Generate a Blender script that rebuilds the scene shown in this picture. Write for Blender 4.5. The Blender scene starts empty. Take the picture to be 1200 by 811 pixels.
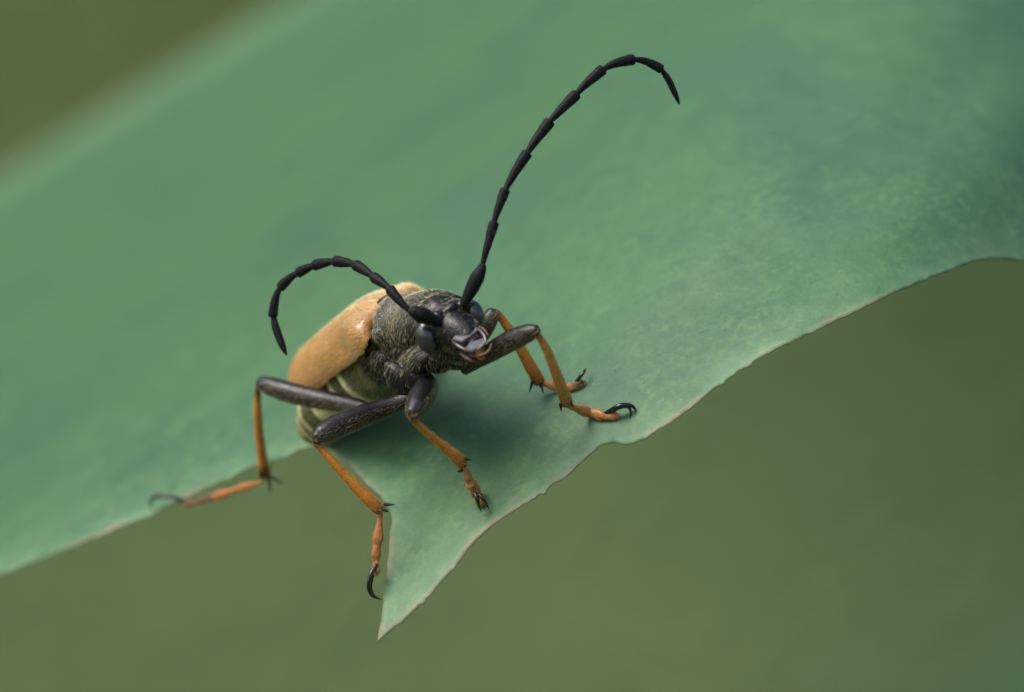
import bpy, bmesh, math, random
import numpy as np
from mathutils import Vector, Matrix, noise
from mathutils.geometry import delaunay_2d_cdt

random.seed(7)
rng = np.random.default_rng(7)
S = bpy.context.scene
S.unit_settings.system = 'METRIC'
S.unit_settings.scale_length = 0.001          # one unit is one millimetre: this is a macro subject
COL = S.collection

# ------------------------------------------------------------------ camera, sky, sun, exposure
DIST = 120.0                                   # lens to the beetle's head, mm
cam_d = bpy.data.cameras.new('camera')
cam = bpy.data.objects.new('camera', cam_d); COL.objects.link(cam)
cam.location = (0, -DIST, 0); cam.rotation_euler = (math.radians(90), 0, 0)
cam_d.sensor_width = 36; cam_d.lens = 144
cam_d.clip_start = 5; cam_d.clip_end = 200000
cam_d.dof.use_dof = True
cam_d.dof.focus_distance = DIST + 1.2
cam_d.dof.aperture_fstop = 0.144 / 3.3         # iris 3.3 mm across
S.camera = cam

SUN_EL = math.radians(54)
w_ = bpy.data.worlds.new('World'); S.world = w_; w_.use_nodes = True
nt = w_.node_tree; bg = nt.nodes['Background']
sky = nt.nodes.new('ShaderNodeTexSky'); sky.sky_type = 'NISHITA'; sky.sun_disc = False
sky.sun_elevation = SUN_EL; sky.sun_rotation = math.radians(-122)
nt.links.new(sky.outputs[0], bg.inputs[0]); bg.inputs[1].default_value = 0.09; sky.dust_density = 4.0; sky.ozone_density = .5
sun_d = bpy.data.lights.new('sun', 'SUN'); sun_d.energy = 1.55; sun_d.angle = math.radians(38); sun_d.color = (1, .95, .88)
sun = bpy.data.objects.new('sun', sun_d); COL.objects.link(sun)
AZ = math.radians(-122)
sd = Vector((math.sin(AZ)*math.cos(SUN_EL), math.cos(AZ)*math.cos(SUN_EL), math.sin(SUN_EL)))
sun.rotation_euler = sd.to_track_quat('Z', 'Y').to_euler()
S.view_settings.view_transform = 'Standard'; S.view_settings.look = 'None'
S.view_settings.exposure = 1.0; S.view_settings.gamma = 1
S.render.engine = 'CYCLES'
S.cycles.use_denoising = True

# ------------------------------------------------------------------ placing: survey point -> world mm
K = 0.025
def P(px, py, w):
    """a point seen at (px, py) in the photograph and w mm behind the plane of focus"""
    k = K * (1 + w / DIST)
    return Vector(((px - 600) * k, w, (405.5 - py) * k))

F = Vector((.50, -.80, .33)).normalized()      # beetle: forward, dorsal, left in world axes
D = Vector((-.60, 0, .76)); D = (D - F * D.dot(F)).normalized()
L = D.cross(F).normalized()
if L.x < 0: L = -L

# ------------------------------------------------------------------ materials
def mat(name, col, rough=.5, spec=.5, **kw):
    m = bpy.data.materials.new(name); m.use_nodes = True
    b = m.node_tree.nodes['Principled BSDF']
    b.inputs['Base Color'].default_value = (*col, 1)
    b.inputs['Roughness'].default_value = rough
    b.inputs['Specular IOR Level'].default_value = spec
    for k, v in kw.items(): b.inputs[k].default_value = v
    return m, m.node_tree, b
def N(nt, t, **kw):
    n = nt.nodes.new(t)
    for k, v in kw.items():
        if k in n.inputs: n.inputs[k].default_value = v
        else: setattr(n, k, v)
    return n
def ramp(nt, fac, stops, mode='LINEAR'):
    r = nt.nodes.new('ShaderNodeValToRGB'); r.color_ramp.interpolation = mode
    e = r.color_ramp.elements
    e[0].position = stops[0][0]; e[0].color = (*stops[0][1], 1)
    e[1].position = stops[-1][0]; e[1].color = (*stops[-1][1], 1)
    for p, c in stops[1:-1]: e.new(p).color = (*c, 1)
    nt.links.new(fac, r.inputs[0]); return r.outputs[0]
def objco(nt, scale=None):
    t = nt.nodes.new('ShaderNodeTexCoord'); return t.outputs['Object']
def noise_n(nt, co, scale, detail=4, rough=.6):
    n = N(nt, 'ShaderNodeTexNoise'); n.inputs['Scale'].default_value = scale
    n.inputs['Detail'].default_value = detail; n.inputs['Roughness'].default_value = rough
    nt.links.new(co, n.inputs['Vector']); return n.outputs['Fac']
def bump(nt, b, h, strength, dist):
    n = N(nt, 'ShaderNodeBump'); n.inputs['Strength'].default_value = strength; n.inputs['Distance'].default_value = dist
    nt.links.new(h, n.inputs['Height']); nt.links.new(n.outputs[0], b.inputs['Normal'])
def mix(nt, fac, a, b_, mode='MIX'):
    m = nt.nodes.new('ShaderNodeMix'); m.data_type = 'RGBA'; m.blend_type = mode
    for i, v in ((0, fac), (6, a), (7, b_)):
        if isinstance(v, (int, float)): m.inputs[i].default_value = v
        elif isinstance(v, tuple): m.inputs[i].default_value = (*v, 1)
        else: nt.links.new(v, m.inputs[i])
    return m.outputs[2]

def m_chitin(name, c1, c2, rough, pit=28, pd=.02, spec=.5):
    m, t, b = mat(name, c1, rough, spec)
    co = objco(t)
    n = noise_n(t, co, 6, 5)
    t.links.new(ramp(t, n, [(.35, c1), (.7, c2)]), b.inputs['Base Color'])
    v = N(t, 'ShaderNodeTexVoronoi'); v.inputs['Scale'].default_value = pit; t.links.new(co, v.inputs['Vector'])
    h = ramp(t, v.outputs['Distance'], [(0, (0, 0, 0)), (.45, (1, 1, 1))])
    bump(t, b, h, .6, pd)
    r = ramp(t, noise_n(t, co, 15, 3), [(.3, (rough - .1,)*3), (.7, (rough + .15,)*3)])
    t.links.new(r, b.inputs['Roughness'])
    return m
M_black = m_chitin('black_cuticle', (.006, .006, .007), (.018, .017, .016), .38, 22, .015)
M_femur = m_chitin('femur_cuticle', (.005, .005, .006), (.014, .012, .012), .33, 20, .012, .5)
M_ant = m_chitin('antenna_cuticle', (.003, .003, .004), (.006, .005, .008), .52, 26, .01, .18)
M_claw, _, _ = mat('claw_cuticle', (.012, .008, .007), .18, .6)
M_eye, _, _ = mat('eye', (.018, .018, .025), .27, 1.0)
_t = M_eye.node_tree; _b = _t.nodes['Principled BSDF']; _v = N(_t, 'ShaderNodeTexVoronoi'); _v.inputs['Scale'].default_value = 55
_t.links.new(objco(_t), _v.inputs['Vector']); bump(_t, _b, _v.outputs['Distance'], .25, .004)
M_spur, _, _ = mat('spur_cuticle', (.008, .006, .005), .5, .25)

def m_tibia(name, ca, cb, cd, hind=False):
    """orange cuticle, darker towards both joints (pigment), lengthwise streaks; UV.y runs along the limb"""
    m, t, b = mat(name, ca, .27, .55)
    uv = N(t, 'ShaderNodeUVMap'); uv.uv_map = 'UVMap'
    sep = N(t, 'ShaderNodeSeparateXYZ'); t.links.new(uv.outputs[0], sep.inputs[0])
    co = objco(t)
    base = ramp(t, noise_n(t, co, 3.5, 5), [(.35, ca), (.65, cb)])
    stops = [(0, (1,)*3), (.14, (.8,)*3), (.22, (.12,)*3), (.3, (0, 0, 0)), (.66, (0, 0, 0)), (.86, (.45,)*3), (.92, (.9,)*3)]
    if hind: stops = [(0, (1,)*3), (.14, (.8,)*3), (.22, (.12,)*3), (.3, (0, 0, 0)), (.70, (0, 0, 0)), (.80, (.95,)*3), (1, (1,)*3)]
    k = ramp(t, sep.outputs[1], stops)
    t.links.new(mix(t, k, base, cd), b.inputs['Base Color'])
    mp = N(t, 'ShaderNodeMapping'); mp.inputs['Scale'].default_value = (26, 6, 1)
    t.links.new(uv.outputs[0], mp.inputs[0])
    bump(t, b, noise_n(t, mp.outputs[0], 1, 3), .5, .02)
    b.inputs['Subsurface Weight'].default_value = .15; b.inputs['Subsurface Radius'].default_value = (.3, .12, .04)
    return m
M_tibia = m_tibia('orange_tibia', (.42, .135, .008), (.56, .22, .02), (.06, .02, .008))
M_tibia_pale = m_tibia('pale_orange_tibia', (.47, .20, .045), (.58, .28, .085), (.16, .055, .02))
M_tibia_hind = m_tibia('hind_tibia_black_tip', (.44, .16, .02), (.52, .21, .03), (.010, .006, .005), True)
M_tarsus = m_chitin('tarsus_cuticle', (.34, .13, .03), (.50, .25, .09), .3, 24, .012)
M_tarsus_o = m_chitin('tarsus_orange', (.30, .10, .02), (.42, .17, .045), .3, 24, .012)
M_tarsus_d = m_chitin('tarsus_dark', (.05, .03, .025), (.10, .055, .04), .4, 24, .012)
M_mouth = m_chitin('mouthpart_plate', (.05, .05, .063), (.12, .12, .145), .3, 30, .01, .8)
M_mandible, _, _ = mat('mandible', (.05, .035, .04), .25, .8)
M_mandible_l, _, _ = mat('mandible_pale_rim', (.13, .085, .09), .25, .8)
M_membrane, _, _ = mat('mouth_membrane', (.34, .13, .06), .35, .5)
M_palp = m_chitin('palp', (.07, .035, .02), (.20, .10, .06), .3, 30, .008)

def m_hair(name, c, rough=.38):
    m, t, b = mat(name, c, rough, .5)
    n = N(t, 'ShaderNodeObjectInfo')
    b.inputs['Sheen Weight'].default_value = .3
    return m
M_hair = m_hair('pale_hair', (.78, .70, .40), .3)
M_hair_g = m_hair('golden_hair', (.85, .70, .44))
M_hair_p = m_hair('cream_hair', (.78, .68, .42), .25)
M_hair_e = m_hair('wing_cover_hair', (.88, .64, .28), .28)
M_hair_y = m_hair('yellow_hair', (.75, .62, .18))
M_hair_d = m_hair('dark_hair', (.03, .02, .015))
M_hair_leg = m_hair('leg_hair', (.36, .26, .13))
M_hair_or = m_hair('tibia_hair', (.60, .30, .05))

# elytra
M_ely, t, b = mat('elytron_cuticle', (.5, .25, .07), .32, .8)
co = objco(t)
uvn = N(t, 'ShaderNodeUVMap'); uvn.uv_map = 'UVMap'; mpn = N(t, 'ShaderNodeMapping'); mpn.inputs['Scale'].default_value = (14, 90, 1); t.links.new(uvn.outputs[0], mpn.inputs[0])
streak = noise_n(t, mpn.outputs[0], 1, 4, .7)
c = ramp(t, noise_n(t, co, 1.1, 4), [(.36, (.28, .088, .007)), (.66, (.45, .18, .020))])
v = N(t, 'ShaderNodeTexVoronoi'); v.inputs['Scale'].default_value = 13; t.links.new(co, v.inputs['Vector'])
pit = ramp(t, v.outputs['Distance'], [(0, (0, 0, 0)), (.35, (1, 1, 1))])
t.links.new(mix(t, 1, mix(t, .5, c, mix(t, pit, (.10, .03, .006), (.66, .36, .09))), ramp(t, streak, [(.34, (.45, .38, .30)), (.5, (.95,)*3), (.68, (1.5, 1.6, 1.8))]), 'MULTIPLY'), b.inputs['Base Color'])
bump(t, b, pit, .9, .045)
b.inputs['Subsurface Weight'].default_value = .1; b.inputs['Subsurface Radius'].default_value = (.5, .2, .08)
b.inputs['Coat Weight'].default_value = .5; b.inputs['Coat Roughness'].default_value = .28
b.inputs['Sheen Weight'].default_value = .25; b.inputs['Sheen Roughness'].default_value = .35; b.inputs['Sheen Tint'].default_value = (1, .93, .78, 1)

# body: pigment attribute carries the natural colour regions
M_body, t, b = mat('body_cuticle', (.02, .02, .02), .33, .38)
co = objco(t)
at = N(t, 'ShaderNodeAttribute'); at.attribute_name = 'pigment'
n1 = noise_n(t, co, 5, 5)
t.links.new(mix(t, 1.0, at.outputs['Color'], ramp(t, n1, [(.3, (.55,)*3), (.7, (1.35,)*3)]), 'MULTIPLY'), b.inputs['Base Color'])
v = N(t, 'ShaderNodeTexVoronoi'); v.inputs['Scale'].default_value = 17; t.links.new(co, v.inputs['Vector'])
bump(t, b, ramp(t, v.outputs['Distance'], [(0, (0, 0, 0)), (.45, (1, 1, 1))]), .5, .02)

# ------------------------------------------------------------------ mesh helpers
def link(name, me, m=None, parent=None):
    o = bpy.data.objects.new(name, me); COL.objects.link(o)
    if m is not None: me.materials.append(m)
    if parent is not None: o.parent = parent
    return o
def from_np(name, V, Fc, smooth=True):
    me = bpy.data.meshes.new(name)
    me.from_pydata([tuple(map(float, v)) for v in V], [], [tuple(map(int, f)) for f in Fc])
    if smooth: me.polygons.foreach_set('use_smooth', [True] * len(me.polygons))
    me.update(); return me
def catmull(pts, n):
    """pts: list of (Vector, radius...) rows as arrays -> n samples per span"""
    A = np.array(pts, float)
    A = np.vstack([2*A[0]-A[1], A, 2*A[-1]-A[-2]])
    out = []
    for i in range(1, len(A)-2):
        for j in range(n):
            t = j/n
            p0, p1, p2, p3 = A[i-1], A[i], A[i+1], A[i+2]
            out.append(.5*((2*p1)+(-p0+p2)*t+(2*p0-5*p1+4*p2-p3)*t*t+(-p0+3*p1-3*p2+p3)*t**3))
    out.append(A[-2]); return np.array(out)
def tube_data(pts, rad, nu=16, ns=6, flat=1.0, side=None, cap=True, lump=0.0, seed=0, blunt=.7):
    """lofted limb: pts Vectors, rad radii; flat scales the second axis; returns verts, faces, uvs"""
    rows = catmull([[p[0], p[1], p[2], r] for p, r in zip(pts, rad)], ns)
    C, R = rows[:, :3], np.maximum(rows[:, 3], .004)
    # rounded ends
    T = np.gradient(C, axis=0); T /= np.linalg.norm(T, axis=1)[:, None]
    if cap:
        def ends(c, t, r, sgn):
            a = [(math.cos(q), math.sin(q)) for q in (math.radians(75), math.radians(50), math.radians(25))]
            return [(c + sgn*t*r*blunt*s, r*co_) for co_, s in a]
        e0 = ends(C[0], T[0], R[0], -1); e1 = ends(C[-1], T[-1], R[-1], 1)[::-1]
        C = np.vstack([[q[0] for q in e0], C, [q[0] for q in e1]])
        R = np.concatenate([[q[1] for q in e0], R, [q[1] for q in e1]])
        T = np.vstack([[T[0]]*3, T, [T[-1]]*3])
    up = np.array(side if side is not None else (0, 0, 1), float)
    V, Fc, UV = [], [], []
    n = len(C)
    last = None
    for i in range(n):
        t = T[i]
        a = up - t*np.dot(up, t)
        if last is not None: a = last - t*np.dot(last, t)
        if np.linalg.norm(a) < 1e-4: a = np.cross(t, (1, 0, 0))
        a /= np.linalg.norm(a); last = a; bb = np.cross(t, a)
        for j in range(nu):
            q = 2*math.pi*j/nu
            r = R[i]
            if lump:
                p_ = C[i] + (a*math.cos(q)+bb*math.sin(q))*r
                r *= 1 + lump*noise.noise(Vector(p_*6+seed))
            V.append(C[i] + a*math.cos(q)*r + bb*math.sin(q)*r*flat); UV.append((j/nu, i/(n-1)))
    for i in range(n-1):
        for j in range(nu):
            Fc.append((i*nu+j, i*nu+(j+1) % nu, (i+1)*nu+(j+1) % nu, (i+1)*nu+j))
    Fc.append(tuple(range(nu))[::-1]); Fc.append(tuple((n-1)*nu+j for j in range(nu)))
    return V, Fc, UV
def tube(name, pts, rad, m, parent=None, **kw):
    V, Fc, UV = tube_data(pts, rad, **kw)
    me = from_np(name, V, Fc)
    uvl = me.uv_layers.new(name='UVMap')
    vi = np.empty(len(me.loops), int); me.loops.foreach_get('vertex_index', vi)
    uvl.data.foreach_set('uv', np.array(UV)[vi].ravel())
    return link(name, me, m, parent)
def ellipsoid(bm, c, ax, r, seg=24, rings=16):
    """ax: three unit vectors, r: three radii"""
    M = Matrix([[ax[j][i]*r[j] for j in range(3)] + [c[i]] for i in range(3)] + [[0, 0, 0, 1]])
    bmesh.ops.create_uvsphere(bm, u_segments=seg, v_segments=rings, radius=1, matrix=M)
def ell_obj(name, c, ax, r, m, parent):
    bm = bmesh.new(); ellipsoid(bm, c, ax, r, 32, 24)
    for f in bm.faces: f.smooth = True
    me = bpy.data.meshes.new(name); bm.to_mesh(me); bm.free()
    return link(name, me, m, parent)

def fur(name, src, count, length, width, flow, m, parent, lift=.35, mask=None, jitter=.35, curl=.25, seed=1):
    """short tapered bristles rooted on a mesh; each is a bent three-sided spike"""
    r = np.random.default_rng(seed)
    dg = bpy.context.evaluated_depsgraph_get(); ev = src.evaluated_get(dg); me = ev.to_mesh()
    me.calc_loop_triangles()
    nv = len(me.vertices); co = np.empty(nv*3); me.vertices.foreach_get('co', co); co = co.reshape(-1, 3)
    nr = np.empty(nv*3); me.vertices.foreach_get('normal', nr); nr = nr.reshape(-1, 3)
    nt_ = len(me.loop_triangles); tr = np.empty(nt_*3, int); me.loop_triangles.foreach_get('vertices', tr); tr = tr.reshape(-1, 3)
    A, B, C = co[tr[:, 0]], co[tr[:, 1]], co[tr[:, 2]]
    area = np.linalg.norm(np.cross(B-A, C-A), axis=1)
    idx = r.choice(nt_, count, p=area/area.sum())
    u, v = r.random(count), r.random(count); k = u+v > 1; u[k] = 1-u[k]; v[k] = 1-v[k]
    p = A[idx] + (B-A)[idx]*u[:, None] + (C-A)[idx]*v[:, None]
    n = nr[tr[idx, 0]]*(1-u-v)[:, None] + nr[tr[idx, 1]]*u[:, None] + nr[tr[idx, 2]]*v[:, None]
    n /= np.linalg.norm(n, axis=1)[:, None]+1e-9
    ev.to_mesh_clear()
    if mask is not None:
        kk = mask(p, n, r); p, n = p[kk], n[kk]
    c = len(p)
    fl = flow(p, n) if callable(flow) else np.tile(np.array(flow, float), (c, 1))
    fl = fl + r.normal(0, jitter, (c, 3))
    tg = fl - n*np.sum(fl*n, axis=1)[:, None]; tg /= np.linalg.norm(tg, axis=1)[:, None]+1e-9
    ln = length*(.6+.8*r.random(c)); lf = lift*(.6+.8*r.random(c))
    d = tg*np.cos(lf)[:, None] + n*np.sin(lf)[:, None]
    sdv = np.cross(d, n); sdv /= np.linalg.norm(sdv, axis=1)[:, None]+1e-9
    up = np.cross(sdv, d)
    wd = width*(.7+.6*r.random(c))
    base = p - n*width
    mid = base + d*(ln*.5)[:, None] + n*(ln*.04)[:, None]
    tip = base + d*ln[:, None] + (tg - n)*(ln*curl*.25)[:, None]
    ring = []
    for q in (90, 210, 330):
        a = math.radians(q); ring.append(sdv*math.cos(a) + up*math.sin(a))
    V = np.concatenate([base[:, None] + np.stack([g*(wd*.5)[:, None] for g in ring], 1),
                        mid[:, None] + np.stack([g*(wd*.42)[:, None] for g in ring], 1), tip[:, None]], axis=1)  # c,7,3
    fq = np.array([[0, 1, 4, 3], [1, 2, 5, 4], [2, 0, 3, 5], [3, 4, 6, 6], [4, 5, 6, 6], [5, 3, 6, 6]])
    me2 = bpy.data.meshes.new(name)
    me2.vertices.add(c*7); me2.vertices.foreach_set('co', V.reshape(-1))
    off = (np.arange(c)*7)[:, None]
    q4 = (fq[:3].reshape(1, -1) + off).reshape(c, 3, 4); t3 = (fq[3:, :3].reshape(1, -1) + off).reshape(c, 3, 3)
    loops = np.concatenate([q4.reshape(c, 12), t3.reshape(c, 9)], axis=1).reshape(-1)
    ls = (np.array([0, 4, 8, 12, 15, 18])[None] + (np.arange(c)*21)[:, None]).reshape(-1)
    me2.loops.add(c*21); me2.loops.foreach_set('vertex_index', loops)
    me2.polygons.add(c*6); me2.polygons.foreach_set('loop_start', ls)
    me2.polygons.foreach_set('use_smooth', np.ones(c*6, bool))
    me2.update(calc_edges=True)
    o = link(name, me2, m, parent); o['kind'] = 'stuff'; return o

# ------------------------------------------------------------------ the setting: ground and far hedge
M_ground, t, b = mat('grass_ground', (.05, .08, .02), .9)
t.links.new(ramp(t, noise_n(t, objco(t), .01, 8), [(.3, (.03, .055, .014)), (.7, (.08, .11, .03))]), b.inputs['Base Color'])
g = from_np('ground', [(-60000, -60000, -900), (60000, -60000, -900), (60000, 60000, -900), (-60000, 60000, -900)], [(0, 1, 2, 3)], False)
o = link('ground', g, M_ground); o['kind'] = 'structure'

M_fol, t, b = mat('far_foliage', (.08, .11, .03), .6, .3)
at = N(t, 'ShaderNodeAttribute'); at.attribute_name = 'leaf_tone'
t.links.new(at.outputs['Color'], b.inputs['Base Color'])
def build_hedge():
    n = 80000
    x = rng.uniform(-8000, 8000, n); z = rng.uniform(-900, 5000, n)
    # denser in the middle where the lens looks
    k = rng.random(n) < .85; x[k] = rng.normal(0, 760, k.sum()); z[k] = np.maximum(rng.normal(0, 540, k.sum()), -880)
    j = ~k & (np.abs(x) < 1500) & (np.abs(z) < 1100); x[j] += np.where(x[j] < 0, -2200, 2200)
    y = 6000 + 120*np.sin(x*.0005+z*.0003) + rng.uniform(-20, 20, n)
    V = np.empty((n, 6, 3)); tone = np.empty((n, 3))
    olive = np.array((.222, .318, .135)); dark = np.array((.118, .192, .076)); tl = np.array((.165, .240, .075)); bl = np.array((.14, .26, .13))
    for i in range(n):
        c = Vector((x[i], y[i], z[i]))
        s = rng.uniform(9, 15) if k[i] else rng.uniform(80, 130)
        nrm = Vector((rng.normal(-.3, .1), -1, rng.normal(.7, .1))).normalized()
        a = nrm.cross(Vector((rng.normal(), rng.normal(), rng.normal()))).normalized(); bb = nrm.cross(a)
        pts = [c - a*s, c - a*.1*s + bb*.45*s, c + a*s, c - a*.1*s - bb*.45*s, c - a*.3*s - nrm*.12*s, c + a*.45*s - nrm*.12*s]
        V[i] = [tuple(p) for p in pts]
        # different shrubs grow side by side: yellow-olive, dark, blue-green
        u, v = x[i]/765, z[i]/517          # frame half sizes at this distance
        jn = noise.noise(Vector((x[i]*.002, z[i]*.002, 3)))*.06
        wr = min(max((u*.75 + v*.35 + jn + .05)/.75, 0), 1)
        wt = min(max((v*1.0 - u*.5 + jn - .5)/.6, 0), 1)
        wb = min(max((u - v*1.0 - 1.5 + jn)/.5, 0), 1)
        cc = olive*(1-wr) + dark*wr; cc = cc*(1-wt) + tl*wt; cc = cc*(1-wb) + bl*wb
        tone[i] = cc*(.97+.06*rng.random())
    f = np.array([[0, 4, 1], [4, 5, 1], [5, 2, 1], [0, 3, 4], [3, 5, 4], [3, 2, 5]])
    Fc = (f.reshape(1, -1) + (np.arange(n)*6)[:, None]).reshape(-1, 3)
    me = from_np('hedge_leaves', V.reshape(-1, 3), Fc, False)
    ca = me.color_attributes.new('leaf_tone', 'FLOAT_COLOR', 'POINT')
    cols = np.ones((n, 6, 4)); cols[:, :, :3] = tone[:, None]
    ca.data.foreach_set('color', cols.reshape(-1))
    o = link('hedge', me, M_fol)
    o['kind'] = 'stuff'; o['label'] = 'far soft olive green hedge filling the background'; o['category'] = 'hedge'
    # woody, shaded inside of the hedge: an uneven bank behind the leaves
    V, Fc = [], []
    nx, nz = 60, 40
    for j in range(nz+1):
        for i in range(nx+1):
            X = -8300 + 16600*i/nx; Z = -905 + 6100*j/nz
            V.append((X, 6200 + 60*noise.noise(Vector((X*.001, Z*.001, 0))), Z))
    for j in range(nz):
        for i in range(nx):
            a = j*(nx+1)+i; Fc.append((a, a+1, a+nx+2, a+nx+1))
    M_in, t, b = mat('hedge_inside', (.05, .075, .025), .9)
    b.inputs['Base Color'].default_value = (.165, .245, .10, 1)
    c = link('hedge_interior', from_np('hedge_interior', V, Fc), M_in, o); c['kind'] = 'stuff'
build_hedge()

# ------------------------------------------------------------------ the leaf
def leaf_w(px, py):
    s = ((440-px)*.55 + (750-py)*.835)/40
    sp = max(s, 0)
    w = .8*s + .04*min(sp, 19)**2.5 + .50*max(0, min(sp, 19)-8.5)**2 + (0 if sp < 19 else (sp-19)*8)
    r = max(0, (px-800+(350-py)*.5)/40); w += .048*min(r, 16)**2 + (0 if r < 16 else (r-16)*1.55)
    w += .06*max(0, (px-1000)/40)**2 if px < 1300 else 3.4 + (px-1300)*.02
    # the blade's own folds: one lengthwise crease from the middle up to the right, broad waves
    e = ((px-830)*.68 + (py-370)*.733)/40          # distance across the crease
    along = (px-830)*.733 - (py-370)*.68
    if along > -200:
        a_ = min(1, (along+200)/300)
        w += a_*.5*math.exp(-(e/1.3)**2)
    w += .28*noise.noise(Vector((px*.0045, py*.006, 1.7)))*min(1, .3+sp*.25)
    w += .05*noise.noise(Vector((px*.02, py*.02, 4.1)))
    return w
right_edge = [(442,752),(470,729),(500,701),(522,676),(540,655),(562,628),(600,600),(640,574),(672,550),(692,531),(705,522),(720,519),(736,521),(765,508),(800,485),(850,446),(900,414),(950,390),(1000,366),(1050,343),(1100,322),(1150,305),(1175,304),(1200,306),(1260,318),(1330,352),(1352,345),(1340,330),(1400,250),(1520,180),(1700,60),(1800,-120),(1700,-330),(1450,-440),(1200,-440),(900,-330),(660,-195),(500,-100),(330,2),(160,104),(0,203),(-200,322),(-450,470),(-700,640),(-860,790),(-880,880),(-780,920),(-600,880),(-400,815),(-200,745),(0,673),(60,650),(120,626),(180,601),(240,572),(290,549),(330,536),(362,524),(388,526),(405,541),(425,561),(446,583),(458,603),(457,625),(455,650),(452,680),(448,715)]
def build_leaf():
    out = []
    n = len(right_edge)
    for i in range(n):
        a = Vector(right_edge[i]); b = Vector(right_edge[(i+1) % n]); p = Vector(right_edge[i-1]); q = Vector(right_edge[(i+2) % n])
        k = max(2, int((b-a).length/(4 if -60 < a.x < 1250 and a.y > 200 else 8)))
        for j in range(k):
            t = j/k
            sharp = i in (0, n-1)
            c = a.lerp(b, t) if sharp else .5*((2*a)+(-p+b)*t+(2*p-5*a+4*b-q)*t*t+(-p+3*a-3*b+q)*t**3)
            jn = noise.noise(Vector((c.x*.05, c.y*.05, 0)))*1.1 + noise.noise(Vector((c.x*.17, c.y*.17, 5)))*1.5 + (noise.noise(Vector((c.x*.4, c.y*.4, 9)))**3)*9
            d = (b-a).normalized(); c = c + Vector((d.y, -d.x))*jn*(0.25 if sharp else 1)
            out.append(c)
    m = len(out)
    pts = [tuple(c) for c in out]; edges = [(i, (i+1) % m) for i in range(m)]
    for off in (4, 9, 16, 26):
        for i in range(0, m, 1 if off < 10 else 2):
            d = (out[(i+1) % m]-out[i-1])
            if d.length < 1e-6: continue
            d.normalize(); pts.append((out[i].x + d.y*off, out[i].y - d.x*off))
    O = np.array([tuple(c) for c in out])
    for yy in range(-480, 960, 11):
        for xx in range(-920, 1840, 11):
            pts.append((xx + random.uniform(-2, 2), yy + random.uniform(-2, 2)))
    # keep only points inside the outline
    Pn = np.array(pts[m:]); inside = np.zeros(len(Pn), bool)
    x0, y0 = O[:, 0], O[:, 1]; x1, y1 = np.roll(x0, -1), np.roll(y0, -1)
    dist = np.full(len(Pn), 1e9)
    for a, b, c, d in zip(x0, y0, x1, y1):
        cond = ((b > Pn[:, 1]) != (d > Pn[:, 1]))
        with np.errstate(divide='ignore', invalid='ignore'):
            xi = (c-a)*(Pn[:, 1]-b)/(d-b) + a
        inside ^= cond & (Pn[:, 0] < xi)
        ex, ey = c-a, d-b; l2 = ex*ex+ey*ey+1e-9
        tt = np.clip(((Pn[:, 0]-a)*ex+(Pn[:, 1]-b)*ey)/l2, 0, 1)
        dist = np.minimum(dist, np.hypot(Pn[:, 0]-a-tt*ex, Pn[:, 1]-b-tt*ey))
    keep = inside & (dist > 2.2)
    P2 = [Vector(p) for p in pts[:m]] + [Vector(p) for p in Pn[keep]]
    vs, es, fs, ov, oe, of = delaunay_2d_cdt(P2, edges, [], 1, 1e-5)
    dk = dist[keep]
    V = [P(v.x, v.y, leaf_w(v.x, v.y)) for v in vs]
    marg = [0 if i_[0] < m else float(dk[i_[0]-m]) if i_[0]-m < len(dk) else 0 for i_ in [(o_[0] if o_ else 0,) for o_ in ov]]
    Fc = []
    for f in fs:
        a, b_, c = (V[i] for i in f[:3])
        nn = (b_-a).cross(c-a)
        Fc.append(tuple(f) if nn.y < 0 else tuple(reversed(f)))
    me = from_np('leaf', V, Fc)
    at_ = me.attributes.new('margin', 'FLOAT', 'POINT'); at_.data.foreach_set('value', [min(q, 60)/60 for q in marg])
    at2 = me.attributes.new('inner', 'FLOAT', 'POINT'); at2.data.foreach_set('value', [min(q, 260)/260 for q in marg])
    return me
M_leaf, t, b = mat('leaf_blade', (.09, .21, .11), .46, .45)
co = objco(t)
at = N(t, 'ShaderNodeAttribute'); at.attribute_name = 'margin'
big = ramp(t, noise_n(t, co, .16, 3, .5), [(.32, (.070, .173, .100)), (.5, (.079, .196, .101)), (.68, (.088, .210, .096))])
mid = ramp(t, noise_n(t, co, 1.1, 5, .62), [(.3, (.74, .80, .82)), (.5, (1, 1, 1)), (.72, (1.3, 1.2, 1.1))])
c = mix(t, .5, big, mid, 'MULTIPLY')
fine = noise_n(t, co, 9, 6, .7)
c = mix(t, .55, c, ramp(t, fine, [(.3, (.72, .76, .74)), (.7, (1.28, 1.22, 1.22))]), 'MULTIPLY')
vor = N(t, 'ShaderNodeTexVoronoi'); vor.feature = 'DISTANCE_TO_EDGE'; vor.inputs['Scale'].default_value = .9
wob = mix(t, .12, co, N(t, 'ShaderNodeTexNoise', Scale=1.5, Detail=4).outputs['Color'])
t.links.new(wob, vor.inputs['Vector'])
vein = ramp(t, vor.outputs['Distance'], [(0, (1, 1, 1)), (.045, (0, 0, 0))])
vein_f = mix(t, 1, vein, ramp(t, noise_n(t, co, .5, 2), [(.45, (0, 0, 0)), (.65, (.13,)*3)]), 'MULTIPLY')
c = mix(t, vein_f, c, (.20, .37, .24))
ret = N(t, 'ShaderNodeTexVoronoi'); ret.feature = 'DISTANCE_TO_EDGE'; ret.inputs['Scale'].default_value = 4.2
t.links.new(mix(t, .10, co, N(t, 'ShaderNodeTexNoise', Scale=4, Detail=4).outputs['Color']), ret.inputs['Vector'])
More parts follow.
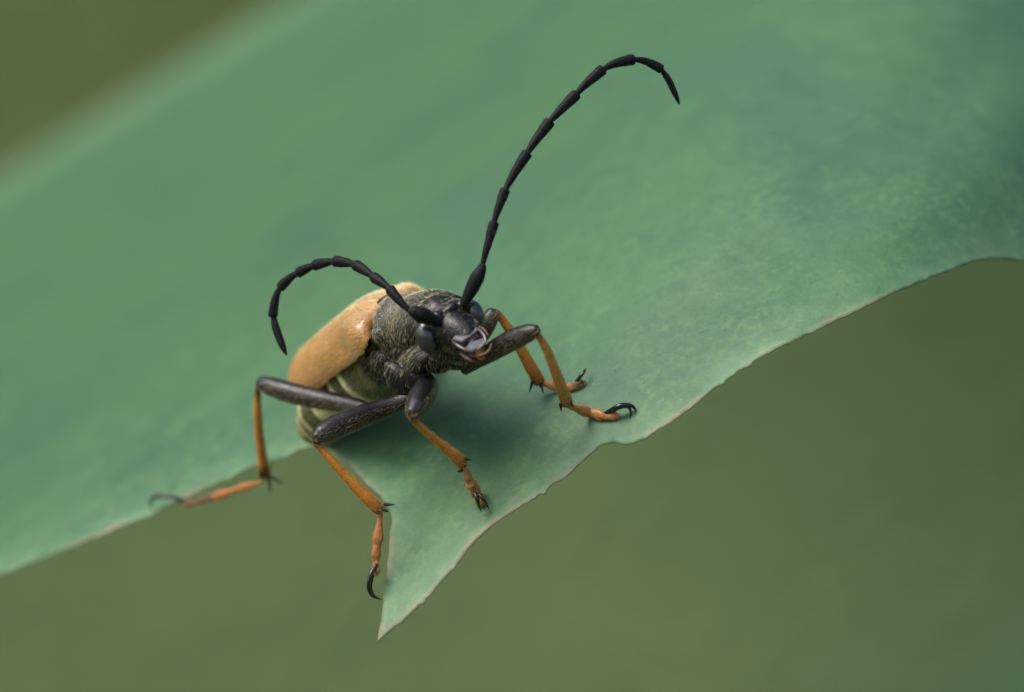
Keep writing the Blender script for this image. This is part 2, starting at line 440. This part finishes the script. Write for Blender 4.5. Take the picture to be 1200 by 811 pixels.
retc = mix(t, 1, ramp(t, ret.outputs['Distance'], [(0, (1, 1, 1)), (.03, (0, 0, 0))]), ramp(t, noise_n(t, co, .8, 3), [(.4, (0, 0, 0)), (.7, (.22,)*3)]), 'MULTIPLY')
c = mix(t, retc, c, (.19, .36, .22))
mg = ramp(t, at.outputs['Fac'], [(0, (1, 1, 1)), (.10, (.62,)*3), (.3, (.28,)*3), (.8, (0, 0, 0))])
mgn = mix(t, 1, mg, ramp(t, noise_n(t, co, .9, 5, .7), [(.34, (.05,)*3), (.62, (1, 1, 1))]), 'MULTIPLY')
mpf = N(t, 'ShaderNodeMapping'); mpf.inputs['Rotation'].default_value = (0, math.radians(-30), 0); mpf.inputs['Scale'].default_value = (.8, 9, 9)
t.links.new(co, mpf.inputs[0])
fib = mix(t, 1, ramp(t, noise_n(t, mpf.outputs[0], 1.2, 5, .7), [(.56, (0, 0, 0)), (.70, (.6,)*3)]), ramp(t, noise_n(t, co, 1.6, 2), [(.5, (0, 0, 0)), (.6, (1, 1, 1))]), 'MULTIPLY')
c = mix(t, fib, c, (.24, .38, .26))
blo = mix(t, 1, ramp(t, noise_n(t, co, 3.2, 6, .65), [(.48, (0, 0, 0)), (.62, (.7,)*3)]), ramp(t, noise_n(t, co, .45, 2), [(.42, (.1,)*3), (.62, (1, 1, 1))]), 'MULTIPLY')
inn = N(t, 'ShaderNodeAttribute'); inn.attribute_name = 'inner'
near = ramp(t, inn.outputs['Fac'], [(.1, (1, 1, 1)), (1, (.12,)*3)])
c = mix(t, mix(t, 1, blo, near, 'MULTIPLY'), c, (.17, .30, .12))
dk = mix(t, 1, ramp(t, noise_n(t, co, 5, 5, .6), [(.54, (0, 0, 0)), (.68, (.5,)*3)]), ramp(t, noise_n(t, co, .6, 2), [(.45, (1, 1, 1)), (.6, (.1,)*3)]), 'MULTIPLY')
c = mix(t, mix(t, 1, dk, near, 'MULTIPLY'), c, (.04, .12, .06))
c = mix(t, mgn, c, (.21, .37, .21))
pink = ramp(t, at.outputs['Fac'], [(0, (1, 1, 1)), (.05, (.45,)*3), (.13, (0, 0, 0))])
pinkn = mix(t, 1, pink, ramp(t, noise_n(t, co, .35, 4, .7), [(.46, (.0,)*3), (.62, (.8,)*3)]), 'MULTIPLY')
c = mix(t, pinkn, c, (.50, .30, .24))
t.links.new(c, b.inputs['Base Color'])
add = N(t, 'ShaderNodeMath', operation='ADD'); t.links.new(fine, add.inputs[0])
mul = N(t, 'ShaderNodeMath', operation='MULTIPLY'); mul.inputs[1].default_value = .12; t.links.new(vein, mul.inputs[0]); t.links.new(mul.outputs[0], add.inputs[1])
bump(t, b, add.outputs[0], .35, .06)
trl = N(t, 'ShaderNodeBsdfTranslucent'); trl.inputs[0].default_value = (.11, .33, .08, 1)
msh = N(t, 'ShaderNodeMixShader'); msh.inputs[0].default_value = .32
t.links.new(b.outputs[0], msh.inputs[1]); t.links.new(trl.outputs[0], msh.inputs[2])
t.links.new(msh.outputs[0], t.nodes['Material Output'].inputs[0])
M_rim, t, b = mat('leaf_rim', (.25, .26, .12), .5)
t.links.new(ramp(t, noise_n(t, objco(t), .8, 5, .7), [(.42, (.10, .22, .09)), (.58, (.24, .25, .11)), (.72, (.45, .29, .19))]), b.inputs['Base Color'])
leaf_me = build_leaf()
leaf = link('leaf', leaf_me, M_leaf); leaf_me.materials.append(M_rim)
leaf['label'] = 'broad blue-green leaf with a pointed lobe and thin pinkish rim under the beetle'; leaf['category'] = 'leaf'
so = leaf.modifiers.new('thickness', 'SOLIDIFY'); so.thickness = .03; so.offset = -1; so.material_offset_rim = 1

# ------------------------------------------------------------------ the beetle
beetle = bpy.data.objects.new('longhorn_beetle', None); COL.objects.link(beetle)
beetle['label'] = 'orange-brown longhorn beetle with black antennae and orange shins standing on the leaf'
beetle['category'] = 'beetle'
beetle.empty_display_size = 1

O0 = P(468, 374, 2.9)                                   # between the shoulders
def B(f, d, l): return O0 + F*f + D*d + L*l

def build_body():
    bm = bmesh.new()
    ax = (F, D, L)
    def blob(px, py, w, r, axes=ax): ellipsoid(bm, P(px, py, w), axes, r if isinstance(r, tuple) else (r, r, r))
    def chain(pts, nu=28, ns=6, flat=1.0, side=None):
        V, Fc, UV = tube_data([P(*p[:3]) for p in pts], [p[3] for p in pts], nu=nu, ns=ns, flat=flat, side=side)
        vs = [bm.verts.new(v) for v in V]
        for f in Fc: bm.faces.new([vs[i] for i in f])
    # abdomen: overlapping ring segments, drooping behind
    seg = [B(-1.9,-.62,-.05), B(-2.7,-.68,-.08), B(-3.4,-.74,-.12), B(-4.1,-.82,-.18), P(388,474,6.1), P(379,487,6.6), P(371,499,7.0), P(365,509,7.3)]
    SEG = seg
    rad = [1.22, 1.20, 1.12, 1.02, .84, .66, .46, .28]
    def chain_v(pts, rr, nu=28, ns=4, flat=1.0):
        V, Fc, UV = tube_data(pts, rr, nu=nu, ns=ns, side=D, flat=flat)
        vs = [bm.verts.new(v) for v in V]
        for f in Fc: bm.faces.new([vs[i] for i in f])
    for i in range(len(seg)-1):
        a, b = seg[i], seg[i+1]
        chain_v([a, a.lerp(b, .85), b], [rad[i]*.86, rad[i]*1.06, rad[i+1]*.92])
    def bl(f, d, l, r): ellipsoid(bm, B(f, d, l), ax, r if isinstance(r, tuple) else (r, r, r))
    # metathorax and mesothorax with their side plates
    bl(-1.2, -.70, 0, (1.5, .95, 1.30)); bl(-.5, -.72, 0, (.8, .85, 1.30)); bl(.25, -.85, -.05, (.8, .8, 1.05))
    bl(-1.3, -1.05, -.85, (.95, .38, .40)); bl(-.45, -.75, -1.15, (.38, .42, .25)); bl(-.25, -1.2, -.80, (.45, .5, .25))
    # prothorax: hind edge, waist, swelling, collar
    chain_v([B(-.25,-.16,-.05), B(.1,-.18,-.05), B(.5,-.34,-.05), B(.9,-.46,-.03), B(1.3,-.60,0), B(1.7,-.74,0), B(2.05,-.87,0)], [.84, .94, .84, .88, .89, .82, .73], ns=5, flat=1.17)
    bl(.15, -.02, -1.02, (.24, .26, .2))
    blob(490, 418, 1.75, (.9, .42, .46)); blob(500, 420, 1.1, (.75, .4, .6)); blob(520, 424, .8, (.6, .3, .4)); blob(538, 425, .5, (.4, .2, .25))
    # coxae
    blob(472, 448, 2.0, (.45, .75, .38)); blob(490, 444, 1.25, (.42, .62, .36)); blob(545, 418, 1.0, (.5, .35, .4)); blob(530, 410, 1.6, .6)
    # head: skull, cheeks, face running down to the mouth, antenna sockets
    blob(522, 380, .55, (.78, .74, .86)); blob(514, 372, .6, (.72, .66, .70))
    chain([(526,384,.2,.70),(540,392,-.15,.62),(551,400,-.45,.46),(557,405,-.62,.34)], ns=5, side=D)
    blob(507, 396, .25, (.45, .5, .42)); blob(551, 370, .45, (.45, .5, .36)); blob(524, 408, .35, (.55, .42, .5)); blob(540, 416, .2, (.4, .28, .3))
    blob(513, 373, -.28, .24); blob(543, 359, -.05, .23); blob(527, 362, .0, (.35, .2, .42))
    me = bpy.data.meshes.new('body'); bm.to_mesh(me); bm.free()
    o = link('body', me)
    r = o.modifiers.new('skin', 'REMESH'); r.mode = 'VOXEL'; r.voxel_size = .036
    s = o.modifiers.new('soft', 'SMOOTH'); s.factor = .5; s.iterations = 4
    dg = bpy.context.evaluated_depsgraph_get(); me2 = bpy.data.meshes.new_from_object(o.evaluated_get(dg))
    bpy.data.objects.remove(o); me2.name = 'body'
    nv = len(me2.vertices); co = np.empty(nv*3); me2.vertices.foreach_get('co', co); co = co.reshape(-1, 3)
    px = 600 + co[:, 0]/(K*(1+co[:, 1]/DIST)); py = 405.5 - co[:, 2]/(K*(1+co[:, 1]/DIST))
    # relief: plate sutures of the flank and the groove behind the prothorax
    nn = np.array([noise.noise(Vector(c*2.3)) + .5*noise.noise(Vector(c*6)) for c in co])
    nr = np.empty(nv*3); me2.vertices.foreach_get('normal', nr); nr = nr.reshape(-1, 3)
    co += nr*(nn*.014)[:, None]; me2.vertices.foreach_set('co', co.ravel())
    f_ = (co - np.array(O0)) @ np.array(F); d_ = (co - np.array(O0)) @ np.array(D); w = co[:, 1]
    blk = np.array((.006, .006, .006)); ab = np.array((.12, .125, .06)); band = np.array((.85, .80, .48)); pro = np.array((.05, .05, .042)); tail = np.array((.20, .14, .08))
    col = np.tile(blk, (nv, 1))
    ka = np.clip((w-3.1)/.3, 0, 1)[:, None]
    best = np.full(nv, 1e9); fr = np.zeros(nv)
    for a_, b_ in zip(SEG, SEG[1:]):
        a_ = np.array(a_); e_ = np.array(b_) - a_; tt = ((co-a_) @ e_)/(e_ @ e_); tc = np.clip(tt, 0, 1)
        dd = np.linalg.norm(co - a_ - tc[:, None]*e_, axis=1); m_ = dd < best; best[m_] = dd[m_]; fr[m_] = tc[m_]
    ring = (np.clip((fr-.60)/.15, 0, 1))[:, None]
    col = col*(1-ka) + (ab*(1-ring)+band*ring)*ka
    kt = np.clip((w-6.2)/.8, 0, 1)[:, None]; col = col*(1-kt) + tail*kt
    kp = (np.clip((f_+.6)/.3, 0, 1)*np.clip((1.9-f_)/.8, 0, 1)*np.clip((d_+.75)/.5, 0, 1))[:, None]
    col = col*(1-kp) + pro*kp
    ca = me2.color_attributes.new('pigment', 'FLOAT_COLOR', 'POINT')
    ca.data.foreach_set('color', np.concatenate([col, np.ones((nv, 1))], 1).ravel())
    me2.polygons.foreach_set('use_smooth', [True]*len(me2.polygons)); me2.update()
    return link('body', me2, M_body, beetle)
body = build_body()

# wing covers
LEN = 6.4
def ely_pt(u, v, s):
    f = -LEN*u + .05
    k = math.sqrt(max(0, 1-((u-.70)/.30)**2)) if u > .7 else 1
    hw = 1.50*(1-.15*u)*k + .08*math.exp(-((u-.09)/.08)**2) - .05*math.exp(-((u-.22)/.09)**2) + .07*math.exp(-((u-.5)/.15)**2)
    q_ = min(1, u/.09); rd = math.sqrt(max(0, 1-(1-q_)**2)); hw *= .80 + .20*rd
    h = 1.15*(.80 + .20*min(1, u/.25)**.8)*k*(.52+.48*rd)
    a = v*math.radians(100)*(.80 + .20*rd)
    l = hw*math.sin(a)**.9 if a > 0 else 0
    d = h*math.cos(a) if a < math.pi/2 else h*1.2*math.cos(a)
    d -= .10*math.exp(-(v/.05)**2)                          # suture
    # shoulder boss and the hollow behind it
    d += .13*math.exp(-((u-.11)/.09)**2 - ((v-.62)/.22)**2) - .20*math.exp(-((u-.23)/.10)**2 - ((v-.76)/.17)**2)
    d += -.12*math.exp(-((u-.06)/.06)**2 - ((v-.25)/.18)**2)
    d -= .3*u*u                                          # the covers slope down behind
    return B(f, d + .05, s*l)
def build_elytron(s, label):
    nu, nv = 72, 44
    V = []; Fc = []
    for i in range(nu+1):
        for j in range(nv+1):
            p = ely_pt((i/nu)**1.0*.999, .005+.995*j/nv, s)
            V.append(p + D*.018*noise.noise(p*2.2))
    for i in range(nu):
        for j in range(nv):
            a = i*(nv+1)+j; q = (a, a+1, a+nv+2, a+nv+1)
            Fc.append(q if s > 0 else q[::-1])
    me = from_np('elytron', V, Fc)
    uvl = me.uv_layers.new(name='UVMap'); vi = np.empty(len(me.loops), int); me.loops.foreach_get('vertex_index', vi)
    uvl.data.foreach_set('uv', np.stack([(vi//(nv+1))/nu, (vi % (nv+1))/nv], 1).ravel())
    o = link('elytron', me, M_ely, beetle); o['label'] = label
    so = o.modifiers.new('shell', 'SOLIDIFY'); so.thickness = .07; so.offset = -1
    bm = bmesh.new(); bm.from_mesh(me)
    n = sum((f.normal.dot(D) for f in bm.faces))
    if n < 0: bmesh.ops.reverse_faces(bm, faces=bm.faces)
    bm.to_mesh(me); bm.free()
    return o
elyR = build_elytron(-1, 'orange wing cover on the near side, bulging at the shoulder')
elyL = build_elytron(1, 'pale tan wing cover on the far side, just showing above the head')
# scutellum
ell_obj('scutellum', B(-.1, .72, 0), (F, D, L), (.34, .12, .3), M_black, beetle)

# eyes
e_ax = (P(507,414,0)-P(496,377,0)).normalized(); e_n = Vector((-.62, -.75, -.1)); e_n = (e_n - e_ax*e_n.dot(e_ax)).normalized()
ell_obj('eye', P(500.5, 395, -.02), (e_ax, e_n, e_ax.cross(e_n)), (.50, .34, .33), M_eye, beetle)
e_ax2 = (P(562,380,0)-P(550,354,0)).normalized(); e_n2 = Vector((.75, -.4, .3)); e_n2 = (e_n2 - e_ax2*e_n2.dot(e_ax2)).normalized()
ell_obj('eye', P(556, 367, .15), (e_ax2, e_n2, e_ax2.cross(e_n2)), (.42, .27, .28), M_eye, beetle)

# mouth parts
def slab(name, quad, depth, m, bevel=.018):
    """thick rounded plate: quad of (px,py,w) corners"""
    top = [P(*q) for q in quad]; bm = bmesh.new()
    n = (top[1]-top[0]).cross(top[2]-top[0]).normalized()
    if n.y < 0: n = -n
    a = [bm.verts.new(p) for p in top]; b_ = [bm.verts.new(p + n*depth) for p in top]
    bm.faces.new(a); bm.faces.new(b_[::-1]); k = len(a)
    for i in range(k): bm.faces.new((a[(i+1) % k], a[i], b_[i], b_[(i+1) % k]))
    bmesh.ops.recalc_face_normals(bm, faces=bm.faces)
    bmesh.ops.bevel(bm, geom=list(bm.edges), offset=bevel, segments=3, affect='EDGES')
    me = bpy.data.meshes.new(name); bm.to_mesh(me); bm.free()
    return link(name, me, m, beetle)
slab('clypeus', [(530,397,-.78),(536,389,-.62),(548,382,-.52),(557,380,-.45),(560,386,-.72),(551,394,-.92),(541,400,-.98)], .22, M_mouth)
slab('labrum', [(545,408,-1.12),(551,401,-1.0),(559,398,-.95),(567,396,-.9),(567,403,-1.02),(560,408,-1.1),(553,411,-1.16)], .2, M_mouth)
def pt(*rows): return [P(*r) for r in rows]
tube('mandible', pt((530,399,-.65),(535,404,-.88),(543,409,-1.05),(551,412,-1.12),(556,411,-1.12)), (.045,.055,.05,.04,.02), M_mandible, beetle, nu=12)
tube('mandible', pt((559,384,-.5),(564,389,-.72),(568,395,-.9),(568.5,401,-1.0),(564,406,-1.08),(559,410,-1.1)), (.035,.045,.045,.04,.035,.02), M_mandible_l, beetle, nu=12)
slab('mouth_membrane', [(556,411.5,-1.08),(560,410.5,-1.10),(565,408,-1.05),(566.5,411,-1.0),(562.5,413.8,-1.02),(557,413.5,-1.05)], .25, M_membrane)
tube('palp', pt((548,416,-.6),(555,418,-.9),(563,416.5,-1.05),(570,413.5,-1.05),(574,409,-1.0),(576,403,-.98)), (.035,.04,.035,.042,.04,.028), M_palp, beetle, nu=12)
tube('palp', pt((540,414,-.5),(546,419,-.75),(553,423,-.85),(560,424,-.85)), (.05,.06,.055,.03), M_palp, beetle, nu=12)
tube('palp', pt((561,383,-.3),(567,386,-.45),(572,393,-.6)), (.035,.035,.02), M_palp, beetle, nu=10)

# ---- antennae: eleven segments, each narrow at its base and wider at its end
def antenna(joints, ws, wid, label):
    pts = [P(x, y, w) for (x, y), w in zip(joints, ws)]
    sc = tube('antenna', [pts[0], pts[0].lerp(pts[1], .35), pts[0].lerp(pts[1], .75), pts[1]], [wid[0]*.55, wid[0]*.85, wid[0], wid[0]*.72], M_ant, beetle, nu=18, lump=.05)
    sc['label'] = label
    for i in range(1, len(pts)-1):
        a, b = pts[i], pts[i+1]; d = b-a
        prv = (pts[i]-pts[i-1]).normalized(); nxt = (pts[min(i+2, len(pts)-1)]-pts[min(i+1, len(pts)-2)]).normalized()
        m1 = a + d*.33 + (prv*.33 - nxt*.1).lerp(d.normalized()*.22, .6)*d.length*.08
        bend = (prv - nxt)
        mid = a.lerp(b, .5) + bend*d.length*.09
        r = wid[i]
        last = i == len(pts)-2
        if i == 1: rr = [r*.7, r*.9, r*.9, r*.75]
        elif last: rr = [r*.62, r, r*.8, r*.2]
        else: rr = [r*.50, r*.80, r*1.06, r*1.10]
        sgm = tube('antenna_segment', [a - d.normalized()*r*.25, a.lerp(mid, .7), mid.lerp(b, .6), b], rr, M_ant, sc, nu=14, ns=5, blunt=.35, flat=.88, lump=.07, seed=i*3)
    return sc
aR = antenna([(514,378),(485,365),(480,364),(457,339),(438,325),(417,311),(393,306.5),(369,311),(350,319.5),(329,336.5),(320,370),(336,416)],
        [-.45,-.75,-.72,-.4,.1,.8,1.5,2.1,2.6,3.0,3.2,3.0],
        [.24,.13,.145,.15,.155,.155,.15,.15,.145,.145,.125], 'right antenna curling low to the left over the back')
aL = antenna([(543,358),(564,316),(565.5,310),(579,261),(592,223),(617.5,180),(644,143),(675,111),(706,82),(742,70),(774.5,81),(796,122)],
        [-.2,-.3,-.3,-.2,0,.3,.6,1.0,1.4,1.8,2.1,2.3],
        [.215,.13,.135,.14,.155,.16,.16,.155,.15,.135,.10], 'left antenna rising tall and arching to the right')

# ---- legs
def leg(label, fem, tib, tar, claws, spurs, mt=M_tibia, mtar=M_tarsus, hair=1.0, s0=1, touch=False):
    def on_leaf(rows):
        out = []
        for q in rows:
            lw = leaf_w(q[0], q[1]) - q[3]*1.25 - .03
            out.append((q[0], q[1], lw if abs(lw-q[2]) < .8 and touch else min(q[2], lw) if touch else q[2], q[3]))
        return out
    tar = [tar[0]] + on_leaf(tar[1:])
    fp = pt(*[r[:3] for r in fem])
    lg = tube('leg', fp, [r[3] for r in fem], M_femur, beetle, nu=24, ns=6, lump=.05, seed=s0); lg['label'] = label
    tp = pt(*[r[:3] for r in tib])
    tb = tube('tibia', tp, [r[3] for r in tib], mt, lg, nu=18, ns=6, flat=.85, lump=.06, seed=s0+5)
    knee = ell_obj('knee_joint', fp[-1].lerp(tp[0], .6), (F, D, L), (tib[0][3]*1.15,)*3, M_claw, lg)
    tarpts = pt(*[r[:3] for r in tar])
    for i in range(len(tar)-1):
        a, b = tarpts[i], tarpts[i+1]; r0 = tar[i][3]; r1 = tar[i+1][3]
        mm = mtar if not isinstance(mtar, list) else mtar[min(i, len(mtar)-1)]
        tube('tarsal_segment', [a, a.lerp(b, .35), a.lerp(b, .8), b + (b-a)*.06], [r0*.62, r0*.85, r1*1.08, r1*.78], mm, lg, nu=14, ns=4, flat=.7, lump=.08, seed=s0+i, side=(0, 0, 1))
    for c in claws:
        if touch:
            dw = on_leaf([c[0]])[0][2] - c[0][2]; c = [(q[0], q[1], min(q[2]+dw, leaf_w(q[0], q[1])-q[3]), q[3]) for q in c]
        cp = pt(*[r[:3] for r in c]); tube('claw', cp, [r[3]*.85 for r in c], M_claw, lg, nu=12, ns=6)
    for c in spurs:
        a, b = P(*c[0]), P(*c[1]); tube('spur', [a, a.lerp(b, .5), b], [.055, .038, .01], M_spur, lg, nu=8, ns=3)
    fd = (fp[-1]-fp[0]).normalized(); td = (tp[-1]-tp[0]).normalized()
    fur('leg_hair', lg, int(2300*hair), .11, .0065, tuple(fd), M_hair_leg, lg, lift=.16, jitter=.05, seed=s0, mask=lambda p, n, r: (n[:, 2] < .25 + .3*r.random(len(n))))
    fur('shin_hair', tb, int(800*hair), .11, .006, tuple(td), M_hair_or, lg, lift=.5, jitter=.12, seed=s0+1)
    for ch in [q for q in lg.children if q.name.startswith('tarsal_segment')]:
        fur('foot_hair', ch, int(260*hair), .085, .008, tuple((tarpts[-1]-tarpts[0]).normalized()), M_hair_or, lg, lift=.4, jitter=.15, seed=s0+2)
    return lg
leg('right front leg, thigh pointing straight at the viewer',
    [(500,447,1.3,.30),(499,456,.9,.36),(494,466,.3,.385),(488,476,-.25,.32),(483,484,-.55,.22)],
    [(482,489,-.55,.085),(496,503,-.25,.105),(515,519,.1,.125),(534,535,.45,.175),(542,544,.62,.17)],
    [(544,547,.65,.10),(549,561,.85,.15),(553,569,.98,.19),(558,577,1.08,.20),(563,588,1.15,.19)],
    [[(557,579,.8,.07),(559.5,585,.75,.075),(561,592,.9,.05),(564,600,1.15,.015)],[(562,580,.8,.07),(566,585,.75,.065),(570,590,.9,.045),(573,597,1.15,.015)]],
    [((546,538,.4),(553,538.5,.25)), ((541,551,.6),(536,553,.7))], mtar=[M_tarsus, M_tarsus, M_tarsus, M_tarsus], s0=11, touch=True)
leg('right middle leg, reaching down past the leaf edge',
    [(480,466,1.9,.22),(462,474,1.9,.27),(440,482,1.7,.31),(415,491,1.3,.35),(392,501,.95,.36),(378,508,.7,.30),(371,513,.6,.20)],
    [(371,521,.6,.085),(384,535,.65,.11),(405,558,.75,.14),(432,585,.85,.185),(444,597,.9,.17)],
    [(446,602,.9,.11),(442,637,.9,.155),(440.5,656,.88,.13),(441,670,.85,.15)],
    [[(441,662,.75,.07),(434.5,673,.6,.075),(432,687,.6,.075),(436,698,.75,.05),(446,702.5,.95,.015)],[(443,664,.95,.06),(436.5,675,1.1,.065),(434.5,688,1.15,.06),(438,698,1.2,.045),(447,703,1.3,.015)]],
    [((451,591,.7),(463,591.5,.55)), ((449,597,.8),(456,600,.7))], mtar=[M_tarsus_o, M_tarsus_o, M_tarsus], s0=23)
leg('right hind leg, bent wide to the left with a black-tipped shin',
    [(446,486,3.2,.18),(425,478,3.7,.23),(402,473,4.2,.27),(370,467,4.7,.31),(340,460,5.1,.32),(318,453,5.4,.29),(306,449,5.6,.21)],
    [(302,457,5.7,.10),(302,480,6.0,.135),(304,510,6.5,.155),(308,540,7.0,.185),(310,555,7.3,.23)],
    [(306,565,7.3,.09),(280,573,7.9,.125),(253,582,8.6,.14),(232,588,9.1,.10),(216,592,9.4,.11)],
    [[(218,589,9.4,.10),(204,583,9.5,.085),(192,581,9.6,.085),(181,583,9.8,.075),(176.5,590,9.9,.045),(177.5,597,10,.02)]],
    [((315,561,7.2),(317,577,7.1)), ((318,559,7.1),(332,567,6.9))], mt=M_tibia_hind, mtar=[M_tarsus_o, M_tarsus_o, M_tarsus_d, M_tarsus_d], s0=37)
leg('left front leg, stretched forward to the right onto the leaf',
    [(545,433,.9,.16),(558,424,.5,.21),(575,413,.1,.275),(597,400,-.4,.315),(612,393,-.7,.29),(622,389,-.9,.24),(628,387,-1.0,.17)],
    [(630,392,-1.0,.09),(640,408,-.7,.13),(648,428,-.3,.15),(657,452,.3,.175),(664,471,.8,.20)],
    [(667,476,.85,.13),(690,483,1.15,.16),(706,487.5,1.3,.14),(722,487,1.3,.11)],
    [[(706,487,1.1,.07),(716,481,.8,.085),(727,475.5,.65,.095),(738,475,.75,.075),(744,479,.95,.045),(745,485,1.2,.015)],[(712,486,1.1,.07),(724,478,.85,.08),(735,476.5,.85,.06),(739,482,1.0,.04),(738.5,490,1.25,.015)]],
    [((657,473,.7),(657.5,482,.75)), ((668,470,.7),(672,477,.75))], mt=M_tibia_pale, mtar=[M_tarsus, M_tarsus, M_tarsus], s0=53, touch=True)
leg('left middle leg, behind the front leg with a bent knee',
    [(545,408,2.6,.24),(558,398,2.4,.26),(567,386,2.2,.27),(573,375,2.1,.26),(577,367,2.1,.20)],
    [(582,366,2.1,.10),(592,379,2.25,.13),(605,400,2.45,.15),(621,428,2.75,.18),(631,446,3.0,.20)],
    [(636,449,3.0,.12),(656,454,3.2,.14),(669,454,3.3,.13),(681,449,3.3,.13)],
    [[(672,452,3.1,.06),(678,444,2.9,.065),(684,436,2.9,.06),(686.5,432,3.1,.025)],[(674,452,3.15,.07),(681,448,3.0,.06),(686,447,3.2,.02)]],
    [((624,447,2.8),(620.5,460,2.7)), ((633,449,2.8),(637,460.5,2.7))], mt=M_tibia, mtar=[M_tarsus_o, M_tarsus_o, M_tarsus_d], s0=71, touch=True)
leg('left hind leg, hidden behind the body',
    [(455,425,5.0,.24),(470,412,5.8,.30),(488,402,6.6,.31),(496,400,7.2,.2)],
    [(497,404,7.3,.1),(490,418,7.4,.14),(478,434,7.5,.19)],
    [(476,437,7.5,.1),(470,444,7.3,.13),(462,450,7.1,.12)],
    [[(463,450,7.1,.07),(457,452,7.0,.06),(453,456,7.0,.02)]], [], hair=.1, s0=91)

# ---- hair
nF = np.array(-F); nD = np.array(-D)
fur('elytron_hair', elyR, 4800, .17, .0055, tuple(nF), M_hair_e, elyR, lift=.25, jitter=.16, seed=3, mask=lambda p, n, r: n @ np.array(D) > -.95)
fur('elytron_hair', elyL, 7000, .20, .009, tuple(nF), M_hair, elyL, lift=.33, jitter=.16, seed=4)
M_hair_c = m_hair('straw_sheen_hair', (.93, .88, .58), .25)  # paler hair on the covers' upturned backs puts their sheen into the colour
for el, sd_ in ((elyR, 21), (elyL, 22)):
    fur('elytron_hair', el, 6500, .17, .006, tuple(nF), M_hair_c, el, lift=.22, jitter=.12, seed=sd_,
        mask=lambda p, n, r: (r.random(len(p)) < np.clip((n @ np.array(D)-.25)/.6, 0, 1)*np.clip(1.15+((p-np.array(O0)) @ np.array(F))/4.0, 0, 1)))
def body_mask(p, n, r):
    w = p[:, 1]
    # the face between the eyes is nearly bare, the breast and neck are shaggy
    face = (w < .35) & (n[:, 1] < -.35) & (((p[:, 0]/K+600) > 508)) & ((405.5-p[:, 2]/K) < 404)
    for cx, cy in ((470, 452), (490, 446)):
        q = np.hypot(p[:, 0]/(K*(1+p[:, 1]/DIST))+600-cx, 405.5-p[:, 2]/(K*(1+p[:, 1]/DIST))-cy) < 15
        face |= q
    return ~(face & (r.random(len(p)) < .8))
fur('body_hair', body, 12000, .18, .005, lambda p, n: np.tile(nF*.6 + nD*.55, (len(p), 1)), M_hair, body, lift=.22, jitter=.08, mask=lambda p, n, r: body_mask(p, n, r) & (p[:, 1] < 3.4), seed=5)
fur('abdomen_hair', body, 8500, .2, .007, lambda p, n: np.tile(nF*.7 + nD*.3, (len(p), 1)), M_hair_y, body, lift=.22, jitter=.12, mask=lambda p, n, r: p[:, 1] >= 3.3, seed=6)
def pron(p, n, r):
    q = p - np.array(O0); f = q @ np.array(F); d = q @ np.array(D)
    return (f > -.1) & (f < 2.0) & (d > -1.0) & (r.random(len(p)) < np.clip((d + .9)/1.0, .06, 1)*np.clip((1.7-f)/1.2, .15, 1))
fur('pronotum_hair', body, 30000, .16, .0055, lambda p, n: np.tile(nF*.2 + nD*.8, (len(p), 1)), M_hair_p, body, lift=.16, jitter=.06, mask=pron, seed=15)
for an in (aR, aL):
    for sgm in [an] + list(an.children):
        fur('antenna_hair', sgm, 160, .06, .008, lambda p, n: np.tile(np.array((p[-1]-p[0])), (len(p), 1)), M_hair_d, an, lift=.5, jitter=.8, seed=8)
